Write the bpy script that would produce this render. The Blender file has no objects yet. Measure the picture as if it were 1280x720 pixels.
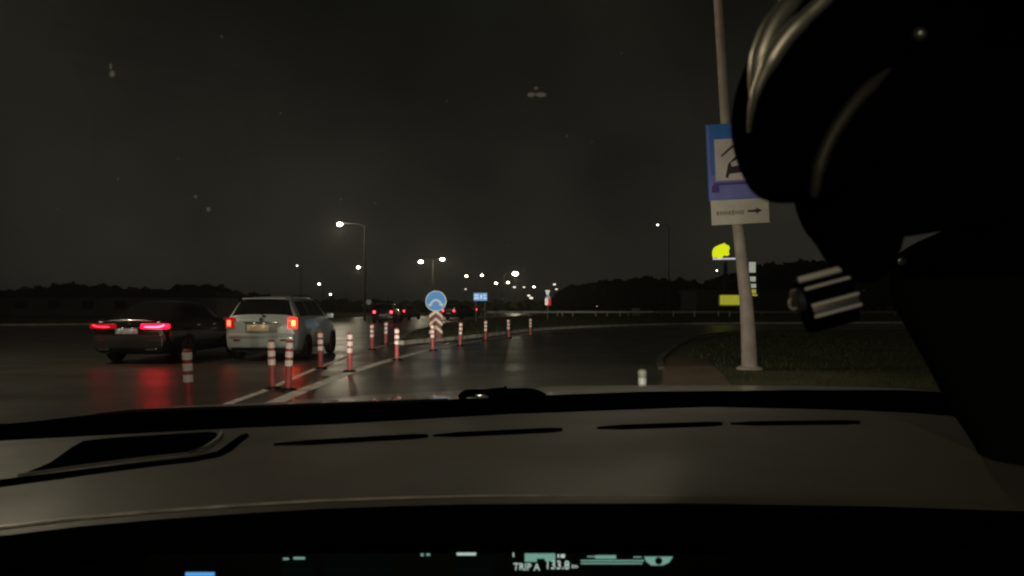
import bpy, bmesh, math, random
from mathutils import Vector, Matrix
random.seed(7)
S = bpy.context.scene
COL = S.collection
R = math.radians

# ------------------------------------------------------------------ camera
CH, F, HY = 1.3, 1000.0, 383.0
cd = bpy.data.cameras.new('camera'); cam = bpy.data.objects.new('camera', cd); COL.objects.link(cam)
cam.location = (0, 0, CH); cam.rotation_euler = (R(90), 0, 0)
cd.sensor_width = 36; cd.lens = 36*F/1280; cd.shift_y = (HY-360)/1280
cd.clip_start = .05; cd.clip_end = 4000
cd.dof.use_dof = True; cd.dof.focus_distance = 16; cd.dof.aperture_fstop = 13.0
S.camera = cam
# ------------------------------------------------------------------ world: overcast town night sky
W = bpy.data.worlds.new('World'); S.world = W; W.use_nodes = True
wn = W.node_tree; nn = wn.nodes; nn.clear()
wo = nn.new('ShaderNodeOutputWorld'); bg = nn.new('ShaderNodeBackground')
tc = nn.new('ShaderNodeTexCoord'); sx = nn.new('ShaderNodeSeparateXYZ')
rp = nn.new('ShaderNodeValToRGB'); nz = nn.new('ShaderNodeTexNoise'); mx = nn.new('ShaderNodeMixRGB')
ab = nn.new('ShaderNodeMath'); ab.operation = 'ABSOLUTE'
wn.links.new(tc.outputs['Generated'], sx.inputs[0]); wn.links.new(sx.outputs['Z'], ab.inputs[0]); wn.links.new(ab.outputs[0], rp.inputs[0])
e = rp.color_ramp.elements
e[0].position = 0; e[0].color = (.0180, .0168, .0136, 1)
e[1].position = .38; e[1].color = (.0050, .0052, .0038, 1)
k = e.new(.12); k.color = (.0152, .0143, .0114, 1)
k = e.new(.26); k.color = (.0096, .0092, .0072, 1)
nz.inputs['Scale'].default_value = 3.4; nz.inputs['Detail'].default_value = 3
wn.links.new(tc.outputs['Generated'], nz.inputs['Vector'])
mr = nn.new('ShaderNodeMapRange'); mr.inputs['From Min'].default_value = .3; mr.inputs['From Max'].default_value = .7
mr.inputs['To Min'].default_value = .52; mr.inputs['To Max'].default_value = 1.28
wn.links.new(nz.outputs[0], mr.inputs[0])
mx.blend_type = 'MULTIPLY'; mx.inputs[0].default_value = 1
wn.links.new(rp.outputs[0], mx.inputs[1]); wn.links.new(mr.outputs[0], mx.inputs[2])
wn.links.new(mx.outputs[0], bg.inputs[0]); bg.inputs[1].default_value = 1.08
wn.links.new(bg.outputs[0], wo.inputs[0])
# ------------------------------------------------------------------ exposure
S.view_settings.view_transform = 'Standard'; S.view_settings.look = 'None'
S.view_settings.exposure = 0; S.view_settings.gamma = 1
S.render.engine = 'CYCLES'
S.cycles.use_denoising = True
S.cycles.max_bounces = 6; S.cycles.transparent_max_bounces = 12
S.cycles.sample_clamp_indirect = 3
S.cycles.pixel_filter_type = 'BLACKMAN_HARRIS'; S.cycles.filter_width = 2.2
# ------------------------------------------------------------------ lamps that light the place
def lamp_light(name, loc, power, col, radius=.12, spot=None, blend=1, target=None):
    l = bpy.data.lights.new(name, 'SPOT' if spot else 'POINT'); l.energy = power; l.color = col; l.shadow_soft_size = radius
    if spot: l.spot_size = R(spot); l.spot_blend = blend
    o = bpy.data.objects.new(name, l); COL.objects.link(o); o.location = loc
    if spot:
        d = Vector(target)-Vector(loc); o.rotation_euler = d.to_track_quat('-Z', 'Y').to_euler()
    return o
WARM = (1, .86, .62)
for sx_ in (-.62, .62):
    lamp_light('headlight_main', (sx_, 3.9, .68), 5200, (1, .93, .80), .06, 26, .9, (sx_-1.4, 30, .95))
    lamp_light('headlight_spread', (sx_, 3.9, .68), 900, (1, .93, .80), .06, 66, 1, (sx_, 24, .35))

# ------------------------------------------------------------------ helpers
def G(x, y, z=0.0):
    D = (CH-z)*F/(y-HY); return Vector(((x-640)/F*D, D, z))
def PX(x, y, D): return Vector(((x-640)/F*D, D, CH-(y-HY)/F*D))

MATS = {}
def mat(name, col=(.5,.5,.5), rough=.6, metal=0, emis=None, es=0, noise=None, bump=None, spec=.5, coat=0, sample=True, rnoise=None):
    if name in MATS: return MATS[name]
    m = bpy.data.materials.new(name); m.use_nodes = True; nt = m.node_tree; b = nt.nodes['Principled BSDF']
    b.inputs['Base Color'].default_value = (*col, 1); b.inputs['Roughness'].default_value = rough
    b.inputs['Metallic'].default_value = metal; b.inputs['Specular IOR Level'].default_value = spec
    b.inputs['Coat Weight'].default_value = coat
    if emis: b.inputs['Emission Color'].default_value = (*emis, 1); b.inputs['Emission Strength'].default_value = es
    if not sample: m.cycles.emission_sampling = 'NONE'
    t = nt.nodes.new('ShaderNodeTexCoord')
    def nzn(scale, det=4):
        n = nt.nodes.new('ShaderNodeTexNoise'); n.inputs['Scale'].default_value = scale; n.inputs['Detail'].default_value = det
        nt.links.new(t.outputs['Object'], n.inputs['Vector']); return n
    if noise is None: noise = (3.0, .15)
    if noise:
        sc, amt = noise; n = nzn(sc); r = nt.nodes.new('ShaderNodeValToRGB')
        r.color_ramp.elements[0].position = .3; r.color_ramp.elements[1].position = .7
        r.color_ramp.elements[0].color = tuple(c*(1-amt) for c in col)+(1,)
        r.color_ramp.elements[1].color = tuple(min(1, c*(1+amt)) for c in col)+(1,)
        nt.links.new(n.outputs[0], r.inputs[0]); nt.links.new(r.outputs[0], b.inputs['Base Color'])
    if rnoise:
        sc, lo, hi = rnoise; n = nzn(sc, 3); q = nt.nodes.new('ShaderNodeMapRange')
        q.inputs['From Min'].default_value = .35; q.inputs['From Max'].default_value = .65
        q.inputs['To Min'].default_value = lo; q.inputs['To Max'].default_value = hi
        nt.links.new(n.outputs[0], q.inputs[0]); nt.links.new(q.outputs[0], b.inputs['Roughness'])
    if bump:
        sc, st = bump; n = nzn(sc, 5); q = nt.nodes.new('ShaderNodeBump'); q.inputs['Strength'].default_value = st; q.inputs['Distance'].default_value = .02
        nt.links.new(n.outputs[0], q.inputs['Height']); nt.links.new(q.outputs[0], b.inputs['Normal'])
    MATS[name] = m; return m

def tag(o, label=None, cat=None, group=None, kind=None):
    if label: o['label'] = label
    if cat: o['category'] = cat
    if group: o['group'] = group
    if kind: o['kind'] = kind
    return o
def empty(name, loc=(0,0,0), rz=0, parent=None):
    o = bpy.data.objects.new(name, None); COL.objects.link(o); o.location = loc; o.rotation_euler = (0, 0, rz); o.empty_display_size = .1
    if parent: o.parent = parent
    return o
def obj(name, bm, m, parent=None, smooth=True, loc=None):
    me = bpy.data.meshes.new(name); bmesh.ops.recalc_face_normals(bm, faces=bm.faces); bm.to_mesh(me); bm.free()
    if smooth:
        for p in me.polygons: p.use_smooth = True
        try: me.set_sharp_from_angle(angle=R(42))
        except Exception: pass
    me.materials.append(m)
    o = bpy.data.objects.new(name, me); COL.objects.link(o)
    if parent: o.parent = parent
    if loc is not None: o.location = loc
    return o
def copy_tree(o, parent=None):
    c = o.copy(); COL.objects.link(c)
    if parent: c.parent = parent
    for ch in list(o.children): copy_tree(ch, c)
    return c

def box(bm, c, s, rot=None, bev=0):
    b2 = bmesh.new(); bmesh.ops.create_cube(b2, size=1)
    bmesh.ops.scale(b2, vec=s, verts=b2.verts)
    if bev: bmesh.ops.bevel(b2, geom=b2.edges[:], offset=bev, segments=2, affect='EDGES', profile=.6)
    M = Matrix.Translation(c) @ (rot if rot else Matrix.Identity(4))
    bmesh.ops.transform(b2, matrix=M, verts=b2.verts)
    me = bpy.data.meshes.new('t'); b2.to_mesh(me); b2.free(); bm.from_mesh(me); bpy.data.meshes.remove(me)
def boxo(name, c, s, m, parent=None, rot=None, bev=0):
    bm = bmesh.new(); box(bm, Vector((0,0,0)), s, rot, bev); return obj(name, bm, m, parent, True, Vector(c))
def tube(bm, pts, rad, seg=8, caps=True):
    pts = [Vector(p) for p in pts]; n = len(pts)
    rad = [rad]*n if isinstance(rad, (int, float)) else rad
    rings = []; up = Vector((0.13, .2, 1)).normalized()
    for i, p in enumerate(pts):
        d = (pts[min(i+1, n-1)]-pts[max(i-1, 0)]).normalized()
        a = d.cross(up)
        if a.length < .05: a = d.cross(Vector((1, 0, 0)))
        a.normalize(); b = d.cross(a)
        rings.append([bm.verts.new(p+(a*math.cos(t)+b*math.sin(t))*rad[i]) for t in [2*math.pi*q/seg for q in range(seg)]])
    for i in range(n-1):
        for q in range(seg): bm.faces.new((rings[i][q], rings[i][(q+1)%seg], rings[i+1][(q+1)%seg], rings[i+1][q]))
    if caps: bm.faces.new(rings[0]); bm.faces.new(rings[-1])
def lathe(bm, prof, seg=16, c=(0,0,0), axis='Z'):
    rings = []
    for r, h in prof:
        rg = []
        for q in range(seg):
            t = 2*math.pi*q/seg
            v = (r*math.cos(t), r*math.sin(t), h) if axis == 'Z' else ((h, r*math.cos(t), r*math.sin(t)) if axis == 'X' else (r*math.cos(t), h, r*math.sin(t)))
            rg.append(bm.verts.new(Vector(c)+Vector(v)))
        rings.append(rg)
    for i in range(len(rings)-1):
        for q in range(seg): bm.faces.new((rings[i][q], rings[i][(q+1)%seg], rings[i+1][(q+1)%seg], rings[i+1][q]))
    bm.faces.new(rings[0]); bm.faces.new(rings[-1])
def catmull(pts, n=6, closed=False):
    pts = [Vector(p) for p in pts]; out = []; L = len(pts)
    rng = range(L) if closed else range(L-1)
    for i in rng:
        if closed: p0, p1, p2, p3 = pts[(i-1)%L], pts[i], pts[(i+1)%L], pts[(i+2)%L]
        else: p0, p1, p2, p3 = pts[max(i-1,0)], pts[i], pts[i+1], pts[min(i+2,L-1)]
        for q in range(n):
            t = q/n
            out.append(.5*((2*p1)+(p2-p0)*t+(2*p0-5*p1+4*p2-p3)*t*t+(3*p1-p0-3*p2+p3)*t**3))
    if not closed: out.append(pts[-1])
    return out
def prism(bm, outline, y0, y1):   # outline (x,z) extruded in y
    a = [bm.verts.new((x, y0, z)) for x, z in outline]; b = [bm.verts.new((x, y1, z)) for x, z in outline]
    bm.faces.new(a); bm.faces.new(b[::-1])
    for i in range(len(a)): j = (i+1) % len(a); bm.faces.new((a[i], a[j], b[j], b[i]))
def sheet(name, pts, m, z, thick=0, parent=None, div=0):
    bm = bmesh.new(); v = [bm.verts.new((p[0], p[1], z)) for p in pts]; f = bm.faces.new(v)
    if thick:
        r = bmesh.ops.extrude_face_region(bm, geom=[f])
        for q in r['geom']:
            if isinstance(q, bmesh.types.BMVert): q.co.z -= thick
    bmesh.ops.triangulate(bm, faces=bm.faces[:])
    return obj(name, bm, m, parent, False)
def interp(tab, x):
    if x <= tab[0][0]: return tab[0][1]
    for (a, b), (c, d) in zip(tab, tab[1:]):
        if x <= c: return b+(d-b)*(x-a)/(c-a)
    return tab[-1][1]

# ------------------------------------------------------------------ materials
asphalt = mat('wet_asphalt', (.058, .054, .044), .42, noise=(.9, .25), rnoise=(.5, .30, .42), bump=(60, .10), spec=.5)
grass_m = mat('grass', (.070, .075, .030), .9, noise=(.35, .45), bump=(14, .6))
blade_m = mat('grass_blades', (.066, .074, .030), .8, noise=(.6, .45))
kerb_m = mat('kerb_concrete', (.50, .47, .40), .7, noise=(2.5, .3), bump=(30, .2))
path_m = mat('brown_paving', (.16, .115, .085), .6, noise=(1.2, .3), bump=(30, .3))
paint_m = mat('road_paint', (.85, .78, .65), .5, noise=(5, .45), bump=(60, .2))
conc_m = mat('concrete_pole', (.46, .40, .34), .8, noise=(3, .2), bump=(20, .25))
galv = mat('galvanised_steel', (.35, .34, .31), .45, .6)
black_p = mat('black_plastic', (.006, .006, .007), .4, bump=(300, .05), spec=.25)
black_s = mat('black_soft', (.003, .003, .0035), .9, spec=0)
white_ref = mat('reflective_white', (.97, .78, .71), .5, noise=(9, .1))
red_pl = mat('orange_red_plastic', (.40, .075, .065), .5, noise=(6, .15))

# ------------------------------------------------------------------ ground
bm = bmesh.new()
bmesh.ops.create_grid(bm, x_segments=30, y_segments=30, size=900)
g = obj('ground', bm, grass_m, None, False, (0, 850, 0)); tag(g, kind='structure')
road_pts = [(-90, 1.5), (14, 1.5), G(826, 480), G(826, 450), G(858, 428), G(900, 417), G(1000, 412.5), G(1280, 411.5), (150, 45),
            (150, 61), G(1280, 403.2), G(900, 404.5), (20, 68), (-2, 80), G(700, 390.5), (40, 230), (30, 262), (-2, 160), G(600, 394), G(430, 399),  G(0, 408), (-90, 52)]
road_pts = [tuple(p)[:2] for p in road_pts]
rd = sheet('road', [(-90, 1.5), (3.2, 1.5)]+road_pts[2:8]+[(150, 45), (150, 75), (20, 75), G(640, 396)[:2], G(700, 391.5)[:2], G(760, 390)[:2], (40, 240), (-25, 240), G(440, 397)[:2], G(300, 404)[:2], G(0, 408)[:2], (-90, 52)], asphalt, .004)
tag(rd, kind='structure')
pv = sheet('footpath', [tuple(G(*p))[:2] for p in ((828, 500), (829, 448), (850, 444), (885, 452), (905, 470), (925, 500))], path_m, .012, .01); tag(pv, kind='structure')

def world_line(px, step=.5):
    p = [G(x, y) for x, y in px]; c = catmull(p, 14); out = [c[0]]; acc = 0
    for a, b in zip(c, c[1:]):
        acc += (b-a).length
        if acc >= step: out.append(b); acc = 0
    out.append(c[-1]); return out
def stripe(name, px, w, z=.008):
    ln = world_line(px, .8); bm = bmesh.new(); L = []
    for i, p in enumerate(ln):
        d = (ln[min(i+1, len(ln)-1)]-ln[max(i-1, 0)]).normalized(); n = Vector((-d.y, d.x, 0))*w/2
        L.append((bm.verts.new((p.x+n.x, p.y+n.y, z)), bm.verts.new((p.x-n.x, p.y-n.y, z))))
    for a, b in zip(L, L[1:]): bm.faces.new((a[0], a[1], b[1], b[0]))
    o = obj(name, bm, paint_m, None, False); tag(o, kind='structure'); return o
stripe('road_marking', [(250, 522), (285, 505), (330, 489), (400, 459), (450, 441), (505, 425)], .13)
stripe('road_marking', [(320, 515), (345, 503), (400, 480), (450, 462), (500, 447), (560, 432.5), (640, 420)], .24)
stripe('road_marking', [(640, 420), (700, 413.5), (780, 409.8), (900, 408)], .32)
stripe('road_marking', [(560, 403.0), (600, 397), (650, 393), (700, 391)], .25)

# island with kerb stones
isl_px = [(502, 431), (520, 429), (560, 425.5), (600, 421.5), (660, 414.5), (720, 410.3), (830, 406.5), (960, 405), (1280, 404)]
isl_back = [(1280, 393), (900, 393), (760, 392.6), (700, 393.6), (650, 395.8), (600, 400), (560, 406), (522, 415), (500, 426)]
near = world_line(isl_px, .25)
isl = sheet('grass_island', [(p.x, p.y) for p in near]+[tuple(G(*p))[:2] for p in isl_back], grass_m, .11, .1); tag(isl, kind='structure')
kerb = empty('kerb'); tag(kerb, kind='structure')
def stone_mesh(ln, w, h, ch):
    bm = bmesh.new(); box(bm, Vector((0, 0, h/2)), (ln-.02, w, h), bev=ch)
    me = bpy.data.meshes.new('kerb_stone'); bm.to_mesh(me); bm.free(); me.materials.append(kerb_m); return me
sm = stone_mesh(1.0, .15, .14, .015)
def lay(px, n_max, zoff=0, mesh=sm, parent=kerb, unit=1.0):
    c = catmull([G(x, y) for x, y in px], 40); pts = [c[0]]; acc = 0; k = 0
    for a, b in zip(c, c[1:]):
        acc += (b-a).length
        if acc >= unit:
            pts.append(b); acc = 0
    for a, b in zip(pts, pts[1:]):
        if k >= n_max: break
        o = bpy.data.objects.new('kerb_stone', mesh); COL.objects.link(o); o.parent = parent
        m_ = (a+b)/2; d = b-a; o.location = (m_.x, m_.y, zoff+random.uniform(-.004, .004)); o.rotation_euler = (0, 0, math.atan2(d.y, d.x)+random.uniform(-.01, .01)); k += 1
        o.scale = ((b-a).length/unit, 1, 1)
lay(isl_px, 90)
lay([(502, 431), (500, 426), (522, 415), (560, 406), (600, 400)], 60)
sm2 = sm.copy(); sm2.materials.clear(); sm2.materials.append(mat('kerb_dark', (.10, .095, .08), .8, noise=(2.5, .4), bump=(30, .3)))
lay([(827, 462), (829, 446), (858, 427), (900, 416.6), (1000, 412.3), (1280, 411.3)], 60, zoff=-.09, mesh=sm2)
lay([(0, 407.6), (130, 406), (300, 403)], 60)

# grass blades
def blades(name, poly, n, z, hmin, hmax):
    xs = [p[0] for p in poly]; ys = [p[1] for p in poly]
    def inside(x, y):
        c = False; j = len(poly)-1
        for i in range(len(poly)):
            if (poly[i][1] > y) != (poly[j][1] > y) and x < (poly[j][0]-poly[i][0])*(y-poly[i][1])/(poly[j][1]-poly[i][1])+poly[i][0]: c = not c
            j = i
        return c
    V, Fc = [], []
    k = 0
    while k < n:
        x = random.uniform(min(xs), max(xs)); y = min(ys)+(max(ys)-min(ys))*random.random()**1.7
        if not inside(x, y): continue
        k += 1
        h = random.uniform(hmin, hmax); w = .007+y*.00045; a = random.uniform(0, 6.28); dx, dy = math.cos(a)*w, math.sin(a)*w
        lx, ly = random.uniform(-.5, .5)*h, random.uniform(-.5, .5)*h; i = len(V)
        V += [(x-dx, y-dy, z), (x+dx, y+dy, z), (x+lx, y+ly, z+h)]; Fc.append((i, i+1, i+2))
    me = bpy.data.meshes.new(name); me.from_pydata(V, [], Fc); me.materials.append(blade_m)
    o = bpy.data.objects.new(name, me); COL.objects.link(o); return o
gb = blades('grass', [tuple(G(*p))[:2] for p in ((850, 443), (890, 424), (960, 415), (1280, 412.5))]+[(60, 30), (40, 8), (3.6, 8), G(905, 468)[:2], G(885, 451)[:2]], 42000, .0, .03, .09)
tag(gb, 'short damp grass on the verge around the leaning pole', 'grass', kind='stuff')
gb = blades('grass', [(p.x+.1, p.y+.35) for p in near[4:]]+[tuple(G(*p))[:2] for p in isl_back], 42000, .11, .03, .10)
tag(gb, 'short grass covering the island behind the striped posts', 'grass', kind='stuff')

# ------------------------------------------------------------------ delineator posts
def make_post():
    r = empty('delineator_post')
    bm = bmesh.new(); lathe(bm, [(.13, 0), (.13, .02), (.11, .035), (.07, .045)], 16); obj('base', bm, black_p, r)
    bm = bmesh.new(); lathe(bm, [(.045, .04), (.048, .08), (.052, .10), (.052, .70), (.054, .74), (.050, .765), (.030, .78)], 16); obj('post', bm, red_pl, r)
    for z in (.425, .56, .695):
        bm = bmesh.new(); lathe(bm, [(.053, z-.045), (.0585, z-.04), (.0585, z+.04), (.053, z+.045)], 16); obj('reflective_band', bm, white_ref, r)
    return r
posts = [ # px, ground D, label
 (237, 9.7, 'striped red and white post nearest us, in front of the dark car'),
 (341, 12.5, 'left one of the two striped posts close together behind the silver car'),
 (360, 12.3, 'right one of the two striped posts close together behind the silver car'),
 (401, 16.6, 'striped post beside the right flank of the silver car, alone there'),
 (437, 15.8, 'striped post between the silver car and the tallest near post'),
 (465, 23.8, 'striped post below the left tail lamp of the far dark car'),
 (482, 27.0, 'small striped post below the far dark car, right of another post'),
 (496, 19.3, 'bright striped post standing on the white line left of the blue round sign'),
 (541, 23.4, 'striped post right in front of the chevron bollard'),
 (575, 26.3, 'first striped post on the line to the right of the chevron bollard'),
 (607, 30.0, 'second striped post on the line to the right of the chevron bollard'),
 (636, 32.5, 'last but one striped post along the curving line'),
 (663, 35.2, 'last and farthest striped post of the curving line'),
]
p0 = make_post()
for i, (px, D, lab) in enumerate(posts):
    o = p0 if i == 0 else copy_tree(p0)
    o.location = ((px-640)/F*D, D, .004); o.rotation_euler = (R(random.uniform(-2, 2)), R(random.uniform(-2.5, 2.5)), random.uniform(0, 3))
    tag(o, lab, 'delineator post', 'red and white striped posts along the lane lines')

# small marker posts at the far roadside
far_px = [(697, 394), (703, 394.5), (716, 394.5), (745, 394.2), (759, 394), (775, 394), (842, 394), (868, 394), (898, 394.5), (912, 394)]
mk0 = None
wp = mat('marker_white', (.6, .6, .52), .5)
for i, (x, y) in enumerate(far_px):
    D = 92
    if mk0 is None:
        mk0 = empty('marker_post')
        bm = bmesh.new(); lathe(bm, [(.09, 0), (.09, .70), (.06, .8)], 8); obj('post', bm, wp, mk0)
        boxo('reflector', (0, -.1, .6), (.12, .03, .2), mat('reflector_glass', (.95, .95, .85), .3), mk0)
        o = mk0
    else: o = copy_tree(mk0)
    o.location = ((x-640)/F*D, D, .0)
    where = ['leftmost of the far row of small marker posts, left of the grey cabinet', 'second small marker post of the far row from the left', 'third small marker post of the far row from the left', 'fourth small marker post of the far row from the left',
             'second small marker post to the left of the grey cabinet', 'small marker post nearest to the grey cabinet on its left', 'first small marker post to the right of the grey cabinet', 'second small marker post to the right of the grey cabinet',
             'small marker post left below the yellow price sign', 'small marker post just left of the leaning pole foot far behind'][i]
    tag(o, where, 'marker post', 'small marker posts along the far roadside')
# long rail behind them
rail = empty('guard_rail', (0, 96, 0)); tag(rail, 'long low dull guard rail far across the grass', 'guard rail')
bm = bmesh.new(); box(bm, Vector((30, 0, .62)), (66, .05, .28), bev=.02); obj('beam', bm, galv, rail)
pm = None
for k in range(17):
    q = boxo('rail_post', (-2+k*4.0, .08, .31), (.1, .1, .62), galv, rail) if pm is None else pm.copy()
    if pm is not None: COL.objects.link(q); q.location = (-2+k*4.0, .08, .31)
    pm = q if pm is None else pm
# cabinet
cb = empty('utility_cabinet', G(795, 396)); tag(cb, 'grey utility cabinet standing on the far grass', 'cabinet')
gm = mat('cabinet_grey', (.34, .34, .29), .6)
boxo('plinth', (0, 0, .06), (1.0, .5, .12), conc_m, cb); boxo('case', (0, 0, .58), (.92, .45, .92), gm, cb, bev=.02)
boxo('roof', (0, 0, 1.07), (1.02, .55, .06), gm, cb, bev=.015)
for s in (-1, 1): boxo('door', (s*.225, -.235, .58), (.42, .02, .84), gm, cb, bev=.005)
# stub bollard near the hood
sb = empty('stub_bollard', (1.467, 9.0, .004)); tag(sb, 'short pale stub bollard by the brown footpath just beyond the bonnet', 'bollard')
pale = mat('pale_paint', (.16, .16, .12), .6)
bm = bmesh.new(); lathe(bm, [(.07, 0), (.06, .05), (.046, .07), (.046, .52), (.052, .53), (.052, .57), (.03, .59)], 14); obj('post', bm, pale, sb)
bm = bmesh.new(); lathe(bm, [(.0475, .42), (.049, .43), (.049, .48), (.0475, .49)], 14); obj('reflective_band', bm, mat('worn_band', (.3, .3, .26), .5), sb)

# ------------------------------------------------------------------ keep-either-side sign on chevron bollard
blue = mat('sign_blue', (.03, .33, .95), .45, noise=(3, .1)); swhite = mat('sign_white', (.70, .80, .88), .45, noise=(4, .08))
cream = mat('chevron_cream', (.90, .74, .58), .5, noise=(5, .12)); brown = mat('chevron_backing', (.16, .035, .028), .5)
sg = empty('bollard_sign', ((545-640)/F*29.6, 29.6, .11)); tag(sg, 'round blue sign with white double arrow above a chevron bollard', 'road sign')
bm = bmesh.new(); box(bm, Vector((0, .02, .50)), (.42, .14, 1.0), bev=.03); box(bm, Vector((0, .02, .03)), (.6, .35, .06), bev=.02); obj('bollard_body', bm, brown, sg)
for k, z in enumerate((.85, .56, .27)):
    bm = bmesh.new(); w = .24; t = .13
    prism(bm, [(-w, z-.10), (0, z+.10), (w, z-.10), (w, z-.10+t-.01), (0, z+.10+t-.01), (-w, z-.10+t-.01)][::-1], -.075, -.055); obj('chevron', bm, cream, sg, False)
bm = bmesh.new(); tube(bm, [(0, .02, .95), (0, .02, 1.75)], .03, 10); obj('stem', bm, galv, sg)
zc = 1.3+(HY-376.5)*.0296-.11
bm = bmesh.new(); lathe(bm, [(.385, -.035), (.39, -.03), (.39, -.01), (.385, -.006)], 40, (0, 0, zc), 'Y'); obj('rim', bm, swhite, sg)
bm = bmesh.new(); lathe(bm, [(.355, -.040), (.355, -.036)], 40, (0, 0, zc), 'Y'); obj('face', bm, blue, sg)
bm = bmesh.new()
arc = [(-.235, -.115), (-.19, -.02), (-.10, .055), (0, .085), (.10, .055), (.19, -.02), (.235, -.115)]
inn = [(.16, -.135), (.115, -.055), (.06, -.01), (0, .008), (-.06, -.01), (-.115, -.055), (-.16, -.135)]
prism(bm, [(x, zc+z) for x, z in arc+inn], -.047, -.042)
for s in (-1, 1): prism(bm, [(s*.10, zc-.12), (s*.30, zc-.10), (s*.225, zc-.215)], -.0475, -.0415)
obj('double_arrow', bm, swhite, sg, False)

# ------------------------------------------------------------------ far blue board, red-white sign
def px_board(cx, cy, D): return Vector(((cx-640)/F*D, D, CH-(cy-HY)/F*D))
D = 62; p = px_board(600.5, 371, D)
bs = empty('direction_board', (p.x, D, 0)); tag(bs, 'small bright pale blue board far away right of the round sign', 'road sign')
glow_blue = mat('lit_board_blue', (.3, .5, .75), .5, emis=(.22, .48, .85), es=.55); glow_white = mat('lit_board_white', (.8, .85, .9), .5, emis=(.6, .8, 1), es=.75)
bm = bmesh.new(); box(bm, Vector((0, 0, p.z)), (1.05, .08, .60), bev=.02); obj('board', bm, glow_blue, bs)
bm = bmesh.new()
for x, z, w, h in ((-.3, .12, .3, .12), (-.3, -.1, .34, .14), (.06, .0, .14, .3), (.33, .13, .2, .1), (.36, -.1, .18, .16)): box(bm, Vector((x, -.045, p.z+z)), (w, .02, h))
obj('board_marking', bm, glow_white, bs, False)
for s in (-.35, .35):
    bm = bmesh.new(); tube(bm, [(s, .07, 0), (s, .07, p.z+.2)], .035, 8); obj('leg', bm, galv, bs)
D = 70; x0 = (684.5-640)/F*D
rs = empty('warning_sign', (x0, D, 0)); tag(rs, 'small stacked far sign, white triangle above a red and white plate', 'road sign')
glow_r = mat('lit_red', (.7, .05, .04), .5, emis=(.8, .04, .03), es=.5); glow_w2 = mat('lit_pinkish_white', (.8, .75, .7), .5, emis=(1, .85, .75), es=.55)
bm = bmesh.new(); tube(bm, [(0, .05, 0), (0, .05, 2.7)], .04, 8); obj('post', bm, galv, rs)
bm = bmesh.new(); prism(bm, [(-.22, 2.72), (.22, 2.72), (.07, 2.3), (-.07, 2.3)], -.03, 0); obj('triangle_plate', bm, glow_w2, rs, False)
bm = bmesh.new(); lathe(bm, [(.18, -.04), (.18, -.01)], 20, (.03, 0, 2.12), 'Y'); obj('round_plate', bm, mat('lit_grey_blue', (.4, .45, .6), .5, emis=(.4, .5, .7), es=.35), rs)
bm = bmesh.new(); box(bm, Vector((.13, -.02, 1.72)), (.32, .03, .66), bev=.01); obj('red_plate', bm, glow_r, rs)
bm = bmesh.new(); box(bm, Vector((-.10, -.035, 1.72)), (.24, .03, .60), bev=.05); obj('white_plate', bm, glow_w2, rs)

# ------------------------------------------------------------------ leaning lamp pole on the right with signs
PD = 16.5
def pole_x(z): return 4.90-(z)*.0735
pl = empty('lamp_post', (4.90, PD, 0)); tag(pl, 'tall pale concrete lamp pole leaning left on the right verge', 'lamp post')
bm = bmesh.new(); zs = [0, .05, .7, 1.43, 2.1, 2.67, 3.5, 4.3, 5.1, 6.3, 7.6, 9.2]
PXO = [(0, 0), (.7, -.025), (1.43, -.07), (2.67, -.21), (5.1, -.50), (7.6, -.65), (9.2, -.68)]; PRD = [(0, .165), (.9, .145), (1.6, .128), (3, .11), (5, .10), (9.2, .08)]
tube(bm, catmull([(interp(PXO, z), 0, z) for z in zs], 1), [interp(PRD, z) for z in zs], 20); pole = obj('pole', bm, conc_m, pl)
bm = bmesh.new(); lathe(bm, [(.27, 0), (.27, .03), (.21, .07)], 20); obj('collar', bm, conc_m, pl)
bm = bmesh.new(); tube(bm, catmull([(-.67, 0, 9.1), (-.72, 0, 9.6), (-1.1, -.1, 9.95), (-2.2, -.3, 10.05)], 5), .045, 10); obj('arm', bm, galv, pl)
lamp_on = mat('lamp_lens', (1, 1, 1), .5, emis=(1, .9, .62), es=30)
bm = bmesh.new(); box(bm, Vector((-2.55, -.35, 10.05)), (.8, .3, .12), bev=.04); hd = obj('lamp_head', bm, galv, pl)
bm = bmesh.new(); box(bm, Vector((-2.6, -.35, 9.975)), (.5, .22, .02)); obj('lens', bm, lamp_on, hd)
lamp_light('street_lamp_light', (4.9-2.6, PD-.35, 9.85), 330, WARM, .2, 112, .35, (0, 8, 0))

# tourist board
SD = 16.25
def board_empty(name, cx, cy, D, tilt):
    o = empty(name, px_board(cx, cy, D)); o.rotation_euler = (0, R(tilt), R(-4)); return o
u = SD/F
t1 = board_empty('information_sign', 923, 202, SD, -2.6); tag(t1, 'blue sign with white pictogram field on the leaning pole, half hidden by the mirror', 'road sign')
sblue = mat('board_blue', (.04, .18, .62), .5, noise=(3, .15)); sviol = mat('board_violet', (.24, .25, .70), .5, noise=(3, .1)); spal = mat('board_pale', (.80, .72, .66), .55, noise=(3, .1)); sdk = mat('print_black', (.025, .018, .018), .6); sviod = mat('print_violet', (.09, .07, .30), .6)
bm = bmesh.new(); box(bm, Vector((0, 0, 0)), (77*u, .03, 96*u), bev=.012); obj('board', bm, sblue, t1)
bm = bmesh.new(); box(bm, Vector((0, -.018, -31*u)), (74*u, .004, 30*u)); box(bm, Vector((-36*u, -.0185, 0)), (2.2*u, .004, 92*u)); obj('lower_band', bm, sviol, t1, False)
bm = bmesh.new(); box(bm, Vector((2*u, -.021, 3*u)), (62*u, .004, 52*u)); obj('pictogram_field', bm, spal, t1, False)
bm = bmesh.new()
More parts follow.
